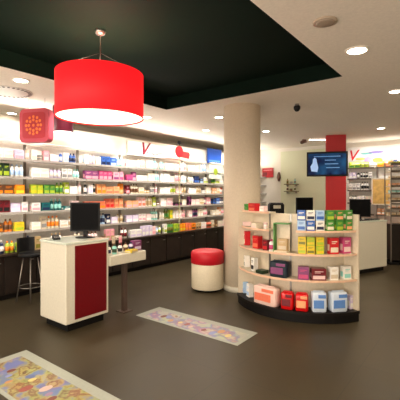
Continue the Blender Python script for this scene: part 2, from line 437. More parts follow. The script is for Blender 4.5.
# bottles on it
cols = [('white','navy'), ('aqua','darkgreen'), ('white','black'), ('cream','brown'), ('lilac','navy')]
n_ = 0
for i, (c, a) in enumerate(cols):
    place('T', c, a, (-3.85+.02, KY1+.06+.095*i, TZ), 0, f"small {wd(c)} bottle with {wd(a)} cap on the low white display table", 'small bottles on the display table', .6)
place('W', 'purple', 'lilac', (-3.86, KY1+.555, TZ), .1, 'purple gift box at the far end of the low display table', None, .9)
place('L', 'yellow', 'cream', (-3.78, KY1+.40, TZ), .2, 'flat yellow carton on the low white display table', None, .5)
# lotion bottles on the far side row
for i, (c, a) in enumerate([('palepink','magenta'), ('white','pink'), ('beige','brown'), ('pink','maroon')]):
    place('U', c, a, (-4.05, KY1+.08+.12*i, TZ), 0, f"{wd(c)} tube with {wd(a)} cap in the rear row of the display table", 'tubes on the display table', 1.1)

# bar stool
sx = -5.32; sy, _ = at_x(30.5, sx)
t = thing('stool', 'tall black stool with thin grey legs behind the till desk', 'stool', (sx, sy, 0), .3)
MB().use(M_black).lathe([(.15, .66), (.17, .675), (.17, .70), (.14, .72)], n=24).build('seat', t)
bk = MB().use(M_black); bk.prism([(.16*math.cos(a), .16*math.sin(a)) for a in [PI*.65+PI*.7*i/10 for i in range(11)]]+[(.185*math.cos(a), .185*math.sin(a)) for a in [PI*1.35-PI*.7*i/10 for i in range(11)]], .72, .93)
bk.build('backrest', t)
for k in range(4):
    a = PI/4+k*PI/2
    MB().use(M_steel).tube([(.09*math.cos(a), .09*math.sin(a), .67), (.19*math.cos(a), .19*math.sin(a), .0)], .009, 8).build('leg', t)
rg = MB().use(M_steel); rr = .158
rg.tube([(rr*math.cos(2*PI*i/24), rr*math.sin(2*PI*i/24), .22) for i in range(25)], .007, 6); rg.build('footrest', t)

# pouf
qx, qy = cw((207.5-200)/F*6.1, 6.1)
t = thing('pouf', 'round pouf with red seat and cream drum beside the white pillar', 'pouf', (qx, qy, 0))
MB().use(M_plinth).lathe([(.23, 0), (.23, .035)], n=36).build('plinth', t)
MB().use(mat('pouf_cream', (222,210,184), .5)).lathe([(.262, .035), (.268, .045), (.268, .43), (.262, .44)], n=40).build('drum', t)
MB().use(M_redfab).lathe([(.262, .44), (.275, .45), (.276, .60), (.262, .635), (.22, .65), (0, .655)], n=40).build('seat', t)

# ---------------------------------------------------------------- curved gondola
GX, GY = cw(1.545, 5.445)
A0, A1 = math.radians(221), math.radians(334)
def arc(r0, r1, a0=A0, a1=A1, n=28):
    return [(r1*math.cos(a0+(a1-a0)*i/n), r1*math.sin(a0+(a1-a0)*i/n)) for i in range(n+1)] + [(r0*math.cos(a1-(a1-a0)*i/n), r0*math.sin(a1-(a1-a0)*i/n)) for i in range(n+1)]
g = thing('display_gondola', 'curved cream display shelving on a black plinth in front of the pillar', 'display shelving', (GX, GY, 0))
MB().use(M_plinth).prism(arc(.62, .985), 0, .10).build('plinth', g)
MB().use(mat('dark_deck', (24,20,17), .5, spec=.2)).prism(arc(.60, 1.0), .10, .135).build('deck', g)
MB().use(M_cream).prism(arc(.735, .76), .135, 1.33).build('back_panel', g)
def gang(px, r):
    best = None
    for i in range(801):
        a = A0+(A1-A0)*i/800
        x, y = GX+r*math.cos(a), GY+r*math.sin(a)
        X = x*CR[0]+y*CR[1]; Z = x*CF[0]+y*CF[1]
        e = abs(200+F*X/Z-px)
        if best is None or e < best[0]: best = (e, a)
    return best[1]
SEG = [(.52, .965, A0+.02, A1-.02), (.84, .965, A0+.02, A1-.02), (1.13, .955, gang(296, .95), A1-.02), (1.12, .93, A0+.02, gang(269, .93)), (1.35, .92, A0, gang(269, .92))]
for z, ro, b0, b1 in SEG:
    s = MB().use(M_cream).prism(arc(.76, ro, b0, b1), z-.02, z).build('shelf', g)
    MB().use(mat('price_strip', (232,190,160), .5)).prism(arc(ro, ro+.006, b0, b1), z-.022, z+.004).build('price_rail', s)
for a in (A0, A1):
    e = MB().use(M_cream)
    M = Matrix.Rotation(a, 4, 'Z')
    e.box(.735, .985, -.01, .01, .135, 1.33 if a == A1 else 1.33, M=M); e.build('end_panel', g)
for a in (A0+.62, A1-.95):
    e = MB().use(M_steel); e.box(.762, .772, -.012, .012, .135, 1.33, M=Matrix.Rotation(a, 4, 'Z')); e.build('slotted_upright', g)
def gput(mesh_kind, px, r, z, hs, ws, col, acc, label, group=None):
    a = gang(px, r)
    return place(mesh_kind, col, acc, (GX+r*math.cos(a), GY+r*math.sin(a), z), a, label, group, hs, ws)
def gthing(name, cat, px, r, z, label, group=None):
    a = gang(px, r); return thing(name, label, cat, (GX+r*math.cos(a), GY+r*math.sin(a), z), a, group)
# top shelf: two layers of small boxes
for lay in range(2):
    for j, px in enumerate((301.5, 310.5, 319.5)):
        gput('B', px, .88, 1.13+lay*.128, .66, 1.05, ('paleblue', 'blue', 'white')[(j+lay) % 3], ('blue', 'white', 'navy')[(j+lay) % 3],
             f"{('pale blue', 'blue', 'white')[(j+lay) % 3]} box, {ORD[j]} from left, {('lower', 'upper')[lay]} layer, display top shelf", 'blue and white boxes on top of the display')
    for j, px in enumerate((329.5, 338.5, 347.5)):
        gput('B', px, .88, 1.13+lay*.128, .66, 1.0, 'green', ('cream', 'lime', 'peach')[(j+lay) % 3],
             f"green box with {('cream', 'lime', 'peach')[(j+lay) % 3]} print, {('lower', 'upper')[lay]} layer, {ORD[j]} of three, display top shelf", 'green boxes on top of the display')
gput('J', 245.5, .86, 1.35, 1.0, .9, 'green', 'green', 'green tub at the left end of the display top shelf')
gput('W', 254, .86, 1.35, .72, 1.15, 'red', 'salmon', 'red box beside the green tub on the display top shelf')
gput('B', 263.5, .86, 1.35, .4, .9, 'palepink', 'white', 'small pale pink box beside the red box on the left ledge')
gput('L', 246, .86, 1.12, .8, .8, 'palepink', 'white', 'pale pink carton on the short left shelf of the display')
gput('L', 257, .86, 1.12, .9, .85, 'cream', 'palepink', 'cream carton with pale pink print on the short left shelf')
gput('J', 265.5, .87, 1.12, 1.0, .7, 'white', 'palepink', 'white jar with pale pink lid on the short left shelf')
# open wire stand with green frame
t = gthing('counter_stand', 'stand', 282, .87, .84, 'tall cream stand with green frame, left of the yellow cartons')
bx(M_cream, -.05, -.04, -.09, .09, 0, .36, bev=.002).build('back_board', t)
bx(M_cream, -.04, .06, -.09, .09, 0, .02, bev=.002).build('tray', t)
fr = MB().use(pm('green')); fr.box(-.04, .05, -.1, -.088, 0, .37); fr.box(-.05, .05, -.1, .1, .36, .375); fr.build('frame', t)
# third row
for j, px in enumerate((302, 310.5, 319.5)):
    for lay in range(2):
        gput('B', px, .88, .84+lay*.106, .55, 1.0, ('yellow', 'yellow', 'lime')[(j+lay) % 3], ('lime', 'olive', 'yellow')[(j+lay) % 3],
             f"{('yellow', 'yellow', 'lime')[(j+lay) % 3]} carton, {ORD[j]} from left, {('lower', 'upper')[lay]} layer, third display shelf", 'yellow cartons on the curved display')
gput('W', 333, .88, .84, 1.35, .78, 'red', 'cream', 'red box with cream print beside the yellow cartons')
gput('W', 345, .87, .84, 1.35, .78, 'magenta', 'palepink', 'crimson pink box with pale print at the right end, third shelf')
gput('W', 245.5, .86, .84, 1.35, 1.15, 'red', 'cream', 'red box with cream label at the left end, third display shelf')
gput('W', 257.5, .86, .84, 1.15, .8, 'red', 'salmon', 'red box with salmon print, second from left, third display shelf')
gput('B', 266.5, .87, .84, .72, .85, 'maroon', 'red', 'dark red box beside the white bottle, third display shelf')
gput('T', 271.5, .91, .84, .75, 1.0, 'white', 'magenta', 'white bottle with pink cap on the third display shelf')
gput('B', 283, .875, .86, .8, 1.3, 'tan', 'beige', 'tan box inside the green framed stand')
# second row
gput('W', 246, .86, .52, 1.1, .85, 'white', 'darkgreen', 'white box with dark green print, left end, second display shelf')
gput('B', 254.5, .86, .52, .95, .8, 'white', 'black', 'white box with black print, second from left, second display shelf')
gput('L', 262, .87, .52, .6, .9, 'darkgreen', 'black', 'flat dark green carton on the second display shelf')
def soft_pack(name, cat, px, r, z, w, d, h, m, label, m2, group=None, seam=None):
    t = gthing(name, cat, px, r, z, label, group)
    b = MB().use(m); n = 20; prof = [(.90, 0), (.98, .04), (1.0, .3), (1.0, .7), (.97, .9), (.88, .97), (.3, 1.0)]
    for i in range(len(prof)):
        pass
    rings = []
    for s_, zz in prof:
        ring = []
        for i in range(n):
            a = 2*PI*i/n; cx_ = math.copysign(abs(math.cos(a))**.3, math.cos(a)); cy_ = math.copysign(abs(math.sin(a))**.3, math.sin(a))
            k = 1+.03*math.sin(5*a+zz*7)
            ring.append(b.bm.verts.new((d/2*s_*cx_*k, w/2*(s_*.3+.7 if zz > .5 else s_)*cy_*k, h*zz)))
        rings.append(ring)
    for p_, q_ in zip(rings, rings[1:]):
        for i in range(n):
            f = b.bm.faces.new((p_[i], p_[(i+1) % n], q_[(i+1) % n], q_[i])); f.smooth = True
    b.bm.faces.new(list(reversed(rings[0]))); b.bm.faces.new(rings[-1])
    b.build('body', t)
    bx(m2, d/2*.93, d/2+.004, -w*.42, w*.3, h*.2, h*.62, bev=.004).build('label_patch', t)
    bx(m2, d/2*.93, d/2+.004, -w*.1, w*.42, h*.72, h*.9, bev=.004).build('label_patch', t)
    bx(m, -.008, .008, -w*.36, w*.36, h*.97, h*1.06, bev=.003).build('seal_strip', t)
    return t
soft_pack('wash_bag', 'bag', 280, .87, .52, .235, .15, .20, mat('navy_fabric', (18,36,50), .6, bump=.3), 'navy wash bag with purple patch on the second display shelf', pm('purple'))
gput('L', 303.5, .88, .52, 2.1, .95, 'purple', 'magenta', 'purple carton on the second display shelf, right of the navy bag')
gput('L', 318, .88, .52, 1.9, 1.25, 'maroon', 'palepink', 'dark red carton with pale pink print on the second shelf')
gput('W', 333, .88, .52, 1.08, .72, 'white', 'beige', 'white box with beige print on the second display shelf')
gput('W', 345.5, .88, .52, 1.08, .76, 'white', 'aqua', 'white box with aqua print at the right end, second shelf')
# deck
gput('B', 241.5, .88, .135, .85, .95, 'paleblue', 'blue', 'pale blue box at the left end of the bottom deck')
gput('B', 250, .88, .135, .95, .9, 'white', 'paleblue', 'white box with pale blue print, left part of bottom deck')
soft_pack('soft_pack', 'pack', 267, .90, .135, .36, .14, .235, mat('pinkish_film', (234,200,188), .3), 'wide pinkish white soft pack on the bottom deck', pm('salmon'))
soft_pack('pouch', 'pouch', 288, .90, .135, .155, .13, .21, mat('red_film', (206,14,18), .3), 'red pouch on the bottom deck, beside the wide pinkish pack', pm('maroon'), 'red pouches on the bottom deck')
soft_pack('pouch', 'pouch', 302, .90, .135, .155, .13, .21, mat('red_film', (206,14,18), .3), 'red pouch on the bottom deck, beside the blue packs', pm('peach'), 'red pouches on the bottom deck')
for px, cc, w in ((318.5, 'left', .175), (337.5, 'right', .215)):
    soft_pack('tissue_pack', 'pack', px, .90, .135, w, .13, .24, mat('blue_white_film', (206,218,232), .3),
              f"blue and white soft pack, {cc} one of two on the bottom deck", mat('pack_mid_blue', (96,140,206), .4), 'blue and white packs on the bottom deck')
gput('B', 349.5, .87, .135, .9, .5, 'lilac', 'white', 'narrow lilac box at the right end of the bottom deck')

# ---------------------------------------------------------------- floor graphics
def graphic_mat(pal=None):
    m = bpy.data.materials.new('floor_print'); m.use_nodes = True
    n = m.node_tree.nodes; l = m.node_tree.links; b = n['Principled BSDF']
    tc = n.new('ShaderNodeTexCoord'); v = n.new('ShaderNodeTexVoronoi'); v.inputs['Scale'].default_value = 9
    nz = n.new('ShaderNodeTexNoise'); nz.inputs['Scale'].default_value = 5; nz.inputs['Detail'].default_value = 4
    l.new(tc.outputs['Object'], v.inputs['Vector']); l.new(tc.outputs['Object'], nz.inputs['Vector'])
    cr = n.new('ShaderNodeValToRGB'); e = cr.color_ramp.elements
    pal = pal or [(0, (196,196,190)), (.42, (205,203,180)), (.5, (150,150,190)), (.55, (196,150,160)), (.6, (215,208,190)), (.68, (160,110,80)), (.75, (210,200,170))]
    e[0].position = 0; e[0].color = (*srgb(pal[0][1]), 1); e[1].position = 1; e[1].color = (*srgb((180,190,150)), 1)
    for p_, c in pal[1:]:
        q = e.new(p_); q.color = (*srgb(c), 1)
    l.new(nz.outputs['Fac'], cr.inputs['Fac'])
    mx = n.new('ShaderNodeMix'); mx.data_type = 'RGBA'; mx.blend_type = 'SOFT_LIGHT'; mx.inputs[0].default_value = .2
    [setattr(q, 'color', (*[v*.68 for v in q.color[:3]], 1)) for q in e]; l.new(cr.outputs['Color'], mx.inputs[6]); l.new(v.outputs['Color'], mx.inputs[7]); l.new(mx.outputs[2], b.inputs['Base Color'])
    b.inputs['Roughness'].default_value = .35
    return m
GM = graphic_mat(); GM2 = graphic_mat([(0, (150,160,190)), (.42, (130,140,190)), (.5, (190,180,110)), (.55, (150,110,80)), (.6, (200,190,120)), (.68, (120,80,60)), (.75, (190,190,140))])
def floor_graphic(x0, x1, y0, y1, label, z=.003, gm=GM):
    t = thing('floor_graphic', label, 'floor sticker', (x0, y0, 0)); w, h = x1-x0, y1-y0
    bx(mat('sticker_white', (158,162,150), .4), 0, w, 0, h, 0, z).build('sticker_sheet', t)
    o = bx(gm, .10, w-.05, .035, h-.10, z, z+.001).build('printed_picture', t)
    # printed figures
    for k in range(12):
        fx = .2+k*(w-.42)/11+R.uniform(-.03, .03); fy = h*.36+R.uniform(-.08, .08); rr = R.uniform(.018, .04)
        c = [(150,120,150), (120,60,50), (130,140,190), (190,140,90), (210,190,120), (150,80,70), (200,170,160)][k % 7]
        MB().use(mat(f'print_ink_{k % 7}', c, .4)).lathe([(rr, z+.001), (rr, z+.0016)], cx=fx, cy=fy, n=18, sx=1.0, sy=1.5).build('printed_figure', t)
a = at(137, 315); b = at(238, 344)
floor_graphic(a[0], b[0]+.02, a[1]-.02, a[1]+.42, 'long pastel floor sticker between the till desk and curved display')
# the near one: shallow printed light box on the floor
floor_graphic(-3.68, -2.1, 1.33, 1.86, 'long pastel floor sticker at the bottom left, cut by the frame', gm=GM2)

# ---------------------------------------------------------------- rear: service counter, kiosk, television, shelving
c0 = Vector((*cw((268-200)/F*8.2, 8.2), 0)); c1 = Vector((*cw((318-200)/F*8.2, 8.2), 0))
rz = math.atan2(c1.y-c0.y, c1.x-c0.x); L = (c1-c0).length
t = thing('service_counter', 'white service counter behind the curved display, carrying two black monitors', 'counter', tuple(c0), rz)
bx(M_white, 0, L, -.25, .25, .08, 1.03, bev=.01).build('body', t)
bx(M_plinth, .04, L-.04, -.2, .2, 0, .08).build('plinth', t)
bx(M_redlac, .1, L-.1, -.258, -.25, .2, .9).build('front_panel', t)
bx(mat('greenish_top', (206,214,200), .2), -.01, L+.01, -.27, .27, 1.03, 1.06, bev=.004).build('worktop', t)
mx, my = cw((304.5-200)/F*8.15, 8.15)
monitor('monitor', 'black monitor behind the curved display, below the television', (mx, my, 1.06), -PI/2+YAW+.35, .44, .36, .08)
mx, my = cw((276-200)/F*8.15, 8.15)
t = thing('receipt_printer', 'low black printer behind the curved display, right of the pillar', 'printer', (mx, my, 1.06), rz)
bx(M_black, -.16, .16, -.12, .12, 0, .30, bev=.02).build('housing', t)
bx(M_white, -.08, .08, -.122, -.118, .2, .27).build('paper_slip', t)
bx(mat('darkgrey', (40,40,42), .4), -.14, .14, -.1, .1, .3, .325, bev=.005).build('lid', t)
# slanted white kiosk right
a = Vector((*at(365, 274, 0), 0)); b = Vector((*at(387, 270.5, 0), 0))
dirv = (b-a).normalized(); a2 = b-dirv*1.0
rz = math.atan2(dirv.y, dirv.x)
t = thing('till_desk', 'plain white till desk at the right, behind the curved display', 'desk', tuple(a2), rz)
bx(M_white, 0, 1.0, 0, .55, .09, 1.02, bev=.012).build('body', t)
bx(M_plinth, .04, .96, .05, .5, 0, .09).build('plinth', t)
bx(mat('greenish_top', (206,214,200), .2), -.01, 1.01, -.01, .56, 1.02, 1.045, bev=.004).build('worktop', t)
q = a2+dirv*.42+Vector((-dirv.y, dirv.x, 0))*.25
mp_, _z = at_y(360, q.y)
monitor('monitor', 'black monitor on the plain white till desk at right', (mp_, q.y, 1.045), -PI/2+YAW-.35, .40, .36, .07)
q2 = a2+dirv*.8+Vector((-dirv.y, dirv.x, 0))*.2
t = thing('keyboard', 'flat black keyboard on the plain white till desk', 'keyboard', (q2.x, q2.y, 1.045), rz)
bx(M_black, -.17, .17, -.06, .06, 0, .018, bev=.004).build('case', t)
kk = MB().use(mat('darkgrey', (40,40,42), .4))
for i in range(12):
    for j in range(4): kk.box(-.155+.026*i, -.133+.026*i, -.05+.026*j, -.03+.026*j, .018, .023)
kk.build('key_field', t)

# television
tx, ty = cw((327-200)/F*8.75, 8.75); tz = zat(164, 8.75)
t = thing('television', 'black wall television with blue picture in front of the red column', 'television', (tx, ty, tz), YAW-.28)
w, h = .465, .295
bx(M_black, -w, w, -.02, .03, -h, h, bev=.008).build('housing', t)
def scr_mat():
    m = bpy.data.materials.new('tv_picture'); m.use_nodes = True; n = m.node_tree.nodes; l = m.node_tree.links; b = n['Principled BSDF']
    tc = n.new('ShaderNodeTexCoord'); nz = n.new('ShaderNodeTexNoise'); nz.inputs['Scale'].default_value = 4; l.new(tc.outputs['Object'], nz.inputs['Vector'])
    cr = n.new('ShaderNodeValToRGB'); e = cr.color_ramp.elements
    e[0].position = .35; e[0].color = (*srgb((14,18,60)), 1); e[1].position = .7; e[1].color = (*srgb((40,96,140)), 1)
    l.new(nz.outputs['Fac'], cr.inputs['Fac']); l.new(cr.outputs['Color'], b.inputs['Emission Color']); b.inputs['Emission Strength'].default_value = .35
    b.inputs['Base Color'].default_value = (.004, .004, .008, 1); b.inputs['Roughness'].default_value = .6; b.inputs['Specular IOR Level'].default_value = .1
    return m
s = bx(scr_mat(), -w+.04, w-.04, -.024, -.02, -h+.04, h-.045).build('screen', t)
MB().use(emit('tv_figure', (150,180,225), .3)).prism([(-.36, -.17), (-.22, -.19), (-.2, -.08), (-.23, .05), (-.24, .12), (-.28, .16), (-.32, .12), (-.33, .03), (-.38, -.06)], .024, .026, M=Matrix.Rotation(PI/2, 4, 'X')).build('picture_figure', s)
ln = MB().use(emit('tv_lines', (95,135,180), .25))
for k, (xa, xb) in enumerate(((-.3, .3), (-.05, .2), (-.05, .25), (-.02, .28))): ln.box(xa, xb, -.026, -.024, .17-k*.09, .19-k*.09)
ln.build('picture_caption', s)
bx(M_steel, -.04, .04, .03, .14, -.08, .08).build('wall_bracket', t)

# rear wall left part: red sign, small shelves
x_, _ = at_y(268, 10.98)
t = thing('wall_sign', 'small red rectangular sign on the rear wall right of the pillar', 'sign', (x_, 10.99, zat(173, 12.2)))
bx(mat('sign_red', (190,36,48), .5), -.2, .2, -.04, 0, -.15, .16, bev=.006).build('panel', t)
bx(pm('pink'), -.15, .15, -.043, -.04, .08, .1).build('text_line', t)
bx(pm('maroon'), -.18, -.02, -.043, -.04, -.1, .02).build('dark_field', t)
x_, _ = at_y(278.3, 10.9)
t = thing('wall_lamp', 'small dark bracket lamp on the rear wall, right of the red sign', 'lamp', (x_, 10.94, zat(177, 11.9)))
MB().use(mat('bronze', (92,60,48), .4)).lathe([(.03, -.14), (.07, -.02), (.045, .1), (.02, .16)], n=16).build('shade', t)
bx(mat('bronze', (92,60,48), .4), -.01, .01, 0, .06, .06, .08).build('arm', t)
for k, py in enumerate((184, 191)):
    xa, _ = at_y(284.5, 10.8); xb, _ = at_y(297, 10.8); z = zat(py, 11.5)
    t = thing('wall_shelf', f"{('upper', 'lower')[k]} small olive wall shelf on the sage wall panel", 'shelf', ((xa+xb)/2, 10.95, z), 0, 'small shelves on the sage panel')
    ww = (xb-xa)/2
    bx(mat('olive_shelf', (120,112,76), .5), -ww, ww, -.2, 0, -.025, 0).build('board', t)
    for s_ in (-1, 1): bx(M_steel, s_*ww*.7-.01, s_*ww*.7+.01, -.12, 0, -.07, -.025).build('bracket', t)
    for j, (c, a_) in enumerate([('tan','olive'), ('white','grey'), ('aqua','grey')] if k == 0 else [('cream','brown'), ('tan','brown'), ('white','olive')]):
        place('T' if j != 1 else 'J', c, a_, ((xa+xb)/2-ww*.6+j*ww*.6, 10.84, z), -PI/2, f"{wd(c)} {'bottle' if j != 1 else 'jar'} with {wd(a_)} top on the {('upper', 'lower')[k]} olive wall shelf", 'bottles on the olive wall shelves', .8)

# rear shelving units along the back wall (right part)
RS = [1.02, 1.33, 1.68, 2.0, 2.3]
RBAY = ['bay behind right monitor', 'golden board bay', 'rightmost rear bay']
RW = 0.72
RUNS = {
 (0,1): "T.white.grey.3 B.white.lilac.2 B.cream.pink.2", (0,2): "B.white.grey.3 T.white.black.3", (0,3): "B.lilac.white.2 T.black.white.1 T.white.black.3 B.white.grey.1",
 (0,4): "W.lime.green.2 B.olive.lime.2", (0,0): "T.white.aqua.4 B.white.cream.2",
 (1,0): "B.peach.white.2 L.tan.cream.2 T.cream.brown.2", (1,4): "W.yellow.orange.1 B.salmon.orange.2 B.navy.blue.1",
 (2,0): "T.aqua.white.3 B.beige.white.2", (2,1): "B.peach.cream.2 T.cream.tan.3", (2,2): "W.cream.tan.2 B.tan.brown.2", (2,3): "T.white.tan.4 B.beige.grey.2", (2,4): "B.olive.tan.2 T.tan.brown.3",
}
xr0, _ = at_y(347, 10.7)
ru = thing('rear_shelving_unit', '', 'shelving')
for k in range(2): bx(M_steel, -.01+RW*k, .01+RW*k, -.04, 0, .76, 2.35).build('upright', ru)
bx(mat('shelf_back', (240,236,228), .6), 0, RW, -.008, 0, .76, 2.35).build('back_panel', ru)
for z in RS:
    so = bx(mat('shelf_grey', (206,200,190), .4), .01, RW-.01, -.28, -.01, z-.02, z).build('shelf', ru)
    bx(mat('dark_rail', (92,80,68), .5), .01, RW-.01, -.29, -.28, z-.032, z+.006).build('price_rail', so)
rc = thing('base_cabinet', '', 'cabinet')
bx(M_darkwood, 0, RW, -.42, 0, .08, .70).build('body', rc)
bx(M_plinth, .0, RW, -.36, 0, 0, .08).build('plinth', rc)
bx(mat('rosy_top', (214,180,166), .4), -.0, RW, -.45, 0, .70, .76).build('worktop', rc)
for k in range(2):
    dr = bx(M_darkwood, .01+k*RW/2, RW/2-.01+k*RW/2, -.435, -.42, .1, .68, bev=.004).build('door', rc)
    bx(M_steel, .1+k*RW/2, .22+k*RW/2, -.45, -.435, .6, .61).build('handle', dr)
for i in range(3):
    u = ru if i == 0 else copy_tree(ru); u.location = (xr0+i*(RW+.022), 10.99, 0); c = rc if i == 0 else copy_tree(rc); c.location = (xr0+i*(RW+.022), 10.99, 0)
    u['label'] = 'white shelving unit with dark shelf rails, ' + RBAY[i]; c['label'] = 'dark brown base cabinet under the ' + RBAY[i]
    u['group'] = 'shelving units along the rear wall'; c['group'] = 'base cabinets along the rear wall'
for (i, s), runs in RUNS.items():
    fill(runs, 10.82, xr0+i*(RW+.022)+.01, xr0+(i+1)*(RW+.022), RS[s], f"{SHW[s+1]}, {RBAY[i]}", 0, rz=-PI/2, along='x', maxh=.28)
# golden panel in front of the middle bay
xa, _ = at_y(371.5, 10.66); xb, _ = at_y(391, 10.66)
t = thing('notice_board', 'golden brown notice board with pale frame in front of the rear shelves', 'board', ((xa+xb)/2, 10.69, zat(205, 9.7)))
ww = (xb-xa)/2; hh = zat(178, 9.7)-zat(205, 9.7)
bx(mat('golden_board', (196,156,84), .6, scale=9, var=.25), -ww+.03, ww-.03, -.02, 0, .03, hh-.03).build('board', t)
fb = MB().use(M_cream); fb.box(-ww, ww, -.03, 0, 0, .03); fb.box(-ww, ww, -.03, 0, hh-.03, hh); fb.box(-ww, -ww+.03, -.03, 0, .03, hh-.03); fb.box(ww-.03, ww, -.03, 0, .03, hh-.03); fb.build('frame', t)
# multicoloured wordmark over the rear shelves
x_, Z_ = at_y(352, 10.9)
t = thing('wall_lettering', 'bright wall lettering with a red V on the rear wall right of the television', 'lettering', (x_, 10.94, 0))
bx(mat('header_white2', (240,238,236), .5), -.12, 1.35, 0, .05, 2.37, 2.90, bev=.005).build('header_board', t)
text_mesh('V', .42, .016, mat('lettering_red', (206,24,40), .5), 'letter', t, .25, (0, -.016, 2.53), (PI/2, 0, 0))
for k, (c, xx, zz, rx_, rz_) in enumerate([((236,190,110), .22, 2.56, .13, .04), ((232,160,226), .42, 2.52, .10, .09), ((120,190,190), .38, 2.70, .16, .03),
                         ((150,140,214), .62, 2.72, .2, .035), ((240,200,70), .66, 2.50, .13, .07), ((232,110,90), .86, 2.44, .16, .035)]):
    MB().use(mat(f'wordmark_{k}', c, .5)).lathe([(rx_, 0), (rx_, .012)], n=24, sy=rz_/rx_, M=Matrix.Translation((xx, -.012, zz)) @ Matrix.Rotation(-PI/2, 4, 'X')).build('brush_mark', t)
# free standing rack at the right edge
rx_, ry_ = cw((399-200)/F*8.3, 8.3)
t = thing('wire_rack', 'grey rack with close dark shelves at the right edge', 'rack', (rx_, ry_, 0), YAW-.1)
for k in range(4): bx(M_steel, (-.25, .23)[k % 2], (-.23, .25)[k % 2], (-.18, .16)[k//2], (-.16, .18)[k//2], .06, 2.32).build('post', t)
bx(M_plinth, -.27, .27, -.2, .2, 0, .06).build('base', t)
for k in range(8):
    z = 1.08+k*.165
    bx(M_cream, -.23, .23, -.18, .16, z, z+.018).build('shelf', t)['label'] = 'cream shelf'
    bx(mat('dark_rail', (92,80,68), .5), -.25, .25, -.2, -.18, z-.01, z+.035).build('shelf_rail', t)
bx(M_darkwood, -.23, .23, -.17, .16, .1, .9).build('cupboard', t)
for k in range(8):
    z = 1.08+k*.165+.018; c, a_ = [('beige','tan'), ('white','peach'), ('tan','cream'), ('aqua','white'), ('peach','white'), ('cream','tan'), ('white','grey'), ('olive','lime')][k]
    for j in range(3):
        place('L', c, a_, (rx_+(-.15+.15*j)*math.cos(YAW-.1), ry_+(-.15+.15*j)*math.sin(YAW-.1), z), YAW-.1-PI/2,
              f"{wd(c)} carton with {wd(a_)} print, {ORD[j]} from left, {ORD[k]} rack shelf", f"{wd(c)} cartons on the right rack", .9, .9)

# ---------------------------------------------------------------- ceiling fittings
def ceil_pt(px, py, z=CEIL): return at(px, py, z)
LIGHTS = [(357,50,.10,'the large one nearest the camera at upper right'), (396,91,.09,'by the right edge'), (381,128,.08,'above the rear shelving'), (266,131,.08,'right of the pillar'),
          (219,117,.08,'just left of the pillar top'), (206,130,.08,'above the blue poster'), (147,117,.085,'right of the big red lamp'), (21,80,.09,'by the round vent at left'),
          (3,115.5,.08,'at the left edge beyond the vent')]
spots = []
for px, py, r, w in LIGHTS:
    x, y = ceil_pt(px, py); x = max(x, -6.72)
    t = thing('ceiling_downlight', 'round white recessed downlight, ' + w, 'downlight', (x, y, CEIL), 0, 'recessed downlights in the ceiling')
    MB().use(mat('downlight_ring', (236,228,214), .4)).lathe([(r*1.2, 0), (r*1.2, -.006), (r*.95, -.014), (r*.92, -.006)], n=32).build('trim_ring', t)
    MB().use(emit('lamp_glow', (255,244,220), 14)).lathe([(r*.9, -.004), (r*.9, -.009)], n=32).build('lamp_face', t)
    spots.append((x, y))
def spot(x, y, e, col=(1, .86, .68), size=150, z=CEIL-.03, aim=None, blend=.8):
    l = bpy.data.lights.new('spot_beam', 'SPOT'); l.energy = e; l.color = col; l.spot_size = math.radians(size); l.spot_blend = blend; l.shadow_soft_size = .09
    o = bpy.data.objects.new('spot_beam', l); C.objects.link(o); o.location = (x, y, z)
    if aim: o.rotation_euler = (Vector(aim)-Vector((x, y, z))).to_track_quat('-Z', 'Y').to_euler()
    return o
WARM = (1, .84, .64); COOL = (1, .96, .91)
for i, (x, y) in enumerate(spots):
    spot(x, y, 12 if x < -6.5 else 50, COOL if x < -4 else WARM)
# unseen downlights of the same kind, added outside the frame for brightness
for x, y, c in ((-.4, 1.2, WARM), (1.2, 3.2, WARM), (-.2, 6.6, WARM), (1.0, 8.8, WARM), (-4.9, .3, COOL), (-2.8, -1.2, WARM), (.8, -1.0, WARM)):
    MB().use(emit('lamp_glow', (255,244,220), 14)).lathe([(.08, -.004), (.08, -.009)], n=24).build('ceiling_downlight', loc=(x, y, CEIL))
    o = C.objects[-1]; tag(o, 'added downlight outside the frame over the shop floor', 'downlight', 'added downlights outside the frame')
    spot(x, y, 85 if (x, y) == (-.2, 6.6) else 45, c)
# added wall-wash spots without fittings, brightening the left and rear shelving
for i in range(8):
    y = 2.1+i*1.15; x = -4.75
    spot(x, y, 60, COOL, 78, aim=(-6.0, y+.0, 1.75))
for i in range(2):
    spot(-2.7+i*1.0, 9.7, 30, COOL, 95, aim=(-2.5+i*1.0, 11, 1.7))
# unseen shop window added behind the camera to light the room from the front
wf = MB().use(M_white)
for xx in (-5.6, -3.1, -.6, 1.9): wf.box(xx-.04, xx+.04, Y0, Y0+.08, .3, 2.8)
wf.box(-5.64, 1.94, Y0, Y0+.08, .22, .3); wf.box(-5.64, 1.94, Y0, Y0+.08, 2.8, 2.88)
struct(wf.build('window_1_added_frame'))
struct(bx(emit('added_fill_pane', (255,240,222), .45), -5.6, 1.9, Y0, Y0+.02, .3, 2.8).build('window_2_fill_pane'))  # glowing pane added as fill, nothing outside shines through
l = bpy.data.lights.new('added_window_fill', 'AREA'); l.shape = 'RECTANGLE'; l.size = 7.3; l.size_y = 2.4; l.energy = 165; l.color = (1, .9, .78)  # area light added at the made-up window for soft frontal fill
o = bpy.data.objects.new('added_window_fill', l); C.objects.link(o); o.location = (-1.85, Y0+.1, 1.55); o.rotation_euler = (PI/2+.15, 0, 0)
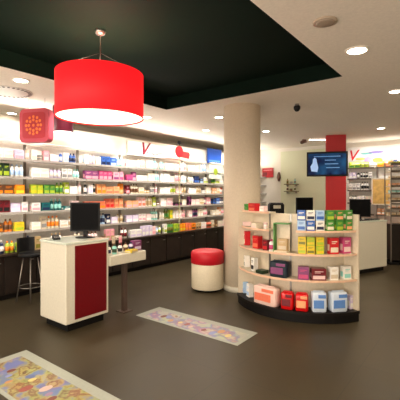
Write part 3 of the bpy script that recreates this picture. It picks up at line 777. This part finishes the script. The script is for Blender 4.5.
# slim uplight strips, unseen, added on top of the shelving to brighten the ceiling
M_strip = emit('added_strip_glow', (255,244,226), 2.5)
for k in range(3):
    yk = 2.1+3*k
    t = thing('added_uplight_strip', 'slim added light strip on top of the left wall shelving, ' + ('left', 'middle', 'rear')[k] + ' stretch', 'light strip', (-5.93, yk, 2.405), 0, 'added light strips on the shelving')
    bx(mat('fitting_white', (232,228,220), .4), -.04, .04, 0, 2.8, -.005, .03).build('channel', t)
    bx(M_strip, -.03, .03, .02, 2.78, .03, .034).build('diffuser', t)
    l = bpy.data.lights.new('fill_uplight', 'AREA'); l.shape = 'RECTANGLE'; l.size = .1; l.size_y = 2.7; l.energy = 9; l.color = (1, .95, .88)
    o = bpy.data.objects.new('fill_uplight', l); C.objects.link(o); o.location = (-5.9, yk+1.4, 2.46); o.rotation_euler = (PI-.35, 0, 0); o.rotation_euler = (0, PI+.45, 0)
l = bpy.data.lights.new('fill_uplight', 'AREA'); l.shape = 'RECTANGLE'; l.size = 2.1; l.size_y = .1; l.energy = 6; l.color = (1, .93, .84)  # bare area light added above the rear shelving, no strip there
o = bpy.data.objects.new('fill_uplight', l); C.objects.link(o); o.location = (-1.9, 10.75, 2.42); o.rotation_euler = (PI-.5, 0, 0)
# round vent grille
vx, vy = ceil_pt(9, 91.5)
t = thing('ceiling_vent', 'round slotted air vent in the ceiling at the upper left', 'vent', (vx, vy, CEIL))
vr = .31
MB().use(mat('vent_white', (214,208,200), .5)).lathe([(vr, 0), (vr, -.008), (vr*.98, -.012), (.001, -.012)], n=40).build('plate', t)
for k in range(28):
    a = 2*PI*k/28; M = Matrix.Rotation(a, 4, 'Z'); bx(mat('vent_dark', (60,52,48), .6), vr*.8, vr*.95, -.014, .014, -.015, -.011, M=M).build('slot', t)
# ceiling speaker, dome camera, smoke detector
x, y = ceil_pt(325, 21.5)
t = thing('ceiling_speaker', 'round beige ceiling speaker near the large downlight', 'speaker', (x, y, CEIL))
MB().use(mat('speaker_beige', (176,158,138), .6)).lathe([(.10, 0), (.10, -.008), (.085, -.014)], n=32).build('rim', t)
MB().use(mat('speaker_grille', (160,142,124), .8, bump=1, scale=300)).lathe([(.083, -.013), (.06, -.02), (.001, -.022)], n=32).build('grille', t)
x, y = ceil_pt(297, 104)
t = thing('security_camera', 'small dark dome camera hanging from the ceiling', 'security camera', (x, y, CEIL))
MB().use(M_steel).lathe([(.035, 0), (.035, -.02), (.02, -.03)], n=20).build('mount', t)
MB().use(M_black).lathe([(.045, -.03), (.055, -.05), (.05, -.085), (.03, -.115), (.003, -.125)], n=24).build('dome', t)
# linear light + spot near the red column
xa, ya = ceil_pt(309, 138.5); xb, yb = ceil_pt(326, 138.5)
t = thing('linear_ceiling_light', 'white strip light on the ceiling left of the red column', 'ceiling light', ((xa+xb)/2, (ya+yb)/2, CEIL), YAW)
hl = math.hypot(xb-xa, yb-ya)/2
bx(mat('fitting_white', (232,228,220), .4), -hl, hl, -.07, .07, -.03, 0, bev=.004).build('housing', t)
bx(emit('strip_glow', (255,246,226), 5), -hl+.02, hl-.02, -.055, .055, -.045, -.03).build('diffuser', t)
x, y = ceil_pt(303.5, 139.5)
t = thing('spotlight', 'small dark spotlight on the ceiling beside the strip light', 'spotlight', (x, y, CEIL), .6)
MB().use(mat('bronze', (92,60,48), .4)).lathe([(.04, 0), (.04, -.02)], n=20).build('mount', t)
MB().use(mat('bronze', (92,60,48), .4)).lathe([(.03, -.09), (.045, -.06), (.05, .07), (.045, .075)], n=20, M=Matrix.Translation((0, 0, -.06)) @ Matrix.Rotation(1.2, 4, 'Y')).build('head', t)

# big pendant
LX, LY = cw((100.3-200)/F*3.7, 3.7)
t = thing('pendant_lamp', 'large red drum pendant lamp hanging under the dark ceiling recess', 'pendant lamp', (LX, LY, CEIL+.2))
zb, zt = -.885, -.445; rr = .432
ms = bpy.data.materials.new('red_lamp_fabric'); ms.use_nodes = True; b = ms.node_tree.nodes['Principled BSDF']
b.inputs['Base Color'].default_value = (*srgb((225,16,26)), 1); b.inputs['Roughness'].default_value = .7
b.inputs['Emission Color'].default_value = (*srgb((240,24,30)), 1); b.inputs['Emission Strength'].default_value = .55
wv = ms.node_tree.nodes.new('ShaderNodeTexNoise'); wv.inputs['Scale'].default_value = 160
bp = ms.node_tree.nodes.new('ShaderNodeBump'); bp.inputs['Strength'].default_value = .2; bp.inputs['Distance'].default_value = .001
ms.node_tree.links.new(wv.outputs['Fac'], bp.inputs['Height']); ms.node_tree.links.new(bp.outputs['Normal'], b.inputs['Normal'])
sh = MB().use(ms); n = 64
prof = [(rr, zb), (rr, zt), (rr-.008, zt), (rr-.008, zb)]
rings = [[sh.bm.verts.new((r*math.cos(2*PI*i/n), r*math.sin(2*PI*i/n), z)) for i in range(n)] for r, z in prof]
for j in range(4):
    for i in range(n):
        f = sh.bm.faces.new((rings[j][i], rings[j][(i+1) % n], rings[(j+1) % 4][(i+1) % n], rings[(j+1) % 4][i])); f.smooth = j % 2 == 0
sh.build('lamp_shade', t)
MB().use(emit('diffuser_glow', (255,236,208), 1.5)).lathe([(rr-.01, zb+.012), (rr-.01, zb+.02)], n=64).build('diffuser', t)
MB().use(M_steel).lathe([(.055, 0), (.055, -.012), (.045, -.035), (.02, -.045)], n=32).build('canopy', t)
MB().use(M_steel).tube([(0, 0, -.04), (0, 0, zt-.02)], .005).build('cable', t)
sp = MB().use(M_steel)
for k in range(3):
    a = 2*PI*k/3+.5; sp.tube([(0, 0, zt-.02), (math.cos(a)*(rr-.006), math.sin(a)*(rr-.006), zt-.02)], .004, 6)
    sp.tube([(0, 0, zt+.22), (math.cos(a)*(rr-.006)*.98, math.sin(a)*(rr-.006)*.98, zt-.01)], .0015, 5)
sp.build('spider', t)
l = bpy.data.lights.new('pendant_bulb', 'POINT'); l.energy = 30; l.color = (1, .85, .65); l.shadow_soft_size = .08
o = bpy.data.objects.new('pendant_bulb', l); C.objects.link(o); o.location = (LX, LY, CEIL+.2-.55)
l = bpy.data.lights.new('pendant_down', 'SPOT'); l.energy = 60; l.color = (1, .85, .66); l.spot_size = 2.6; l.shadow_soft_size = .3
o = bpy.data.objects.new('pendant_down', l); C.objects.link(o); o.location = (LX, LY, CEIL+.2+zb-.01)

# small maroon cylinder lamp and hanging square sign at left
x, y = cw((63-200)/F*6.1, 6.1)
t = thing('ceiling_lamp', 'small dark maroon cylinder lamp with glowing underside at upper left', 'ceiling lamp', (x, y, CEIL))
MB().use(mat('maroon_shade', (96,22,40), .5)).lathe([(.16, 0), (.165, -.02), (.165, -.42), (.155, -.425)], n=36).build('lamp_shade', t)
MB().use(emit('small_diffuser', (255,226,220), 1.3)).lathe([(.15, -.426), (.15, -.432)], n=36).build('diffuser', t)
x, y = cw((36.5-200)/F*5.6, 5.6)
zc = zat(126, 5.6)
t = thing('hanging_sign', 'square pink red hanging sign with orange dotted ring at upper left', 'sign', (x, y, zc), YAW-.25)
w = .255
def rsq(w, r, n=8):
    out = []
    for cx_, cy_, a0 in ((w-r, w-r, 0), (-w+r, w-r, PI/2), (-w+r, -w+r, PI), (w-r, -w+r, PI*1.5)):
        out += [(cx_+r*math.cos(a0+PI/2*i/n), cy_+r*math.sin(a0+PI/2*i/n)) for i in range(n+1)]
    return out
RXm = Matrix.Rotation(PI/2, 4, 'X')
MB().use(mat('sign_pink', (176,62,76), .5)).prism(rsq(w, .07), -.06, .06, M=RXm, bev=.008).build('panel', t)
MB().use(mat('sign_inner_red', (164,34,46), .5)).prism(rsq(w*.78, .05), .06, .066, M=RXm).build('inner_field', t)
inner = t.children[-1]
for rr_, nn in ((.13, 12), (.08, 8), (.0, 1)):
    for k in range(nn):
        a = 2*PI*k/nn; MB().use(mat('sign_orange', (224,110,50), .5)).lathe([(.022, .066), (.022, .071)], n=10, M=RXm @ Matrix.Translation((rr_*math.cos(a), rr_*math.sin(a), 0))).build('dot', inner)
for s_ in (-1, 1): MB().use(M_steel).tube([(s_*.15, 0, w-.02), (s_*.15, 0, CEIL-zc)], .003, 6).build('suspension_wire', t)

# ---------------------------------------------------------------- camera, world, view
w = bpy.data.worlds.new('world'); bpy.context.scene.world = w; w.use_nodes = True
w.node_tree.nodes['Background'].inputs[0].default_value = (.8, .7, .6, 1); w.node_tree.nodes['Background'].inputs[1].default_value = .05
cam = bpy.data.cameras.new('camera'); co = bpy.data.objects.new('camera', cam); C.objects.link(co)
co.location = (0, 0, HC); co.rotation_euler = (PI/2, 0, YAW)
cam.sensor_width = 36; cam.lens = 36*F/400; cam.shift_y = -7/400; cam.clip_start = .05
sc = bpy.context.scene; sc.camera = co
sc.view_settings.view_transform = 'Standard'; sc.view_settings.look = 'None'; sc.view_settings.gamma = 1; sc.view_settings.use_curve_mapping = False
sc.view_settings.exposure = 1.0
sc.cycles.max_bounces = 10; sc.cycles.sample_clamp_indirect = 4
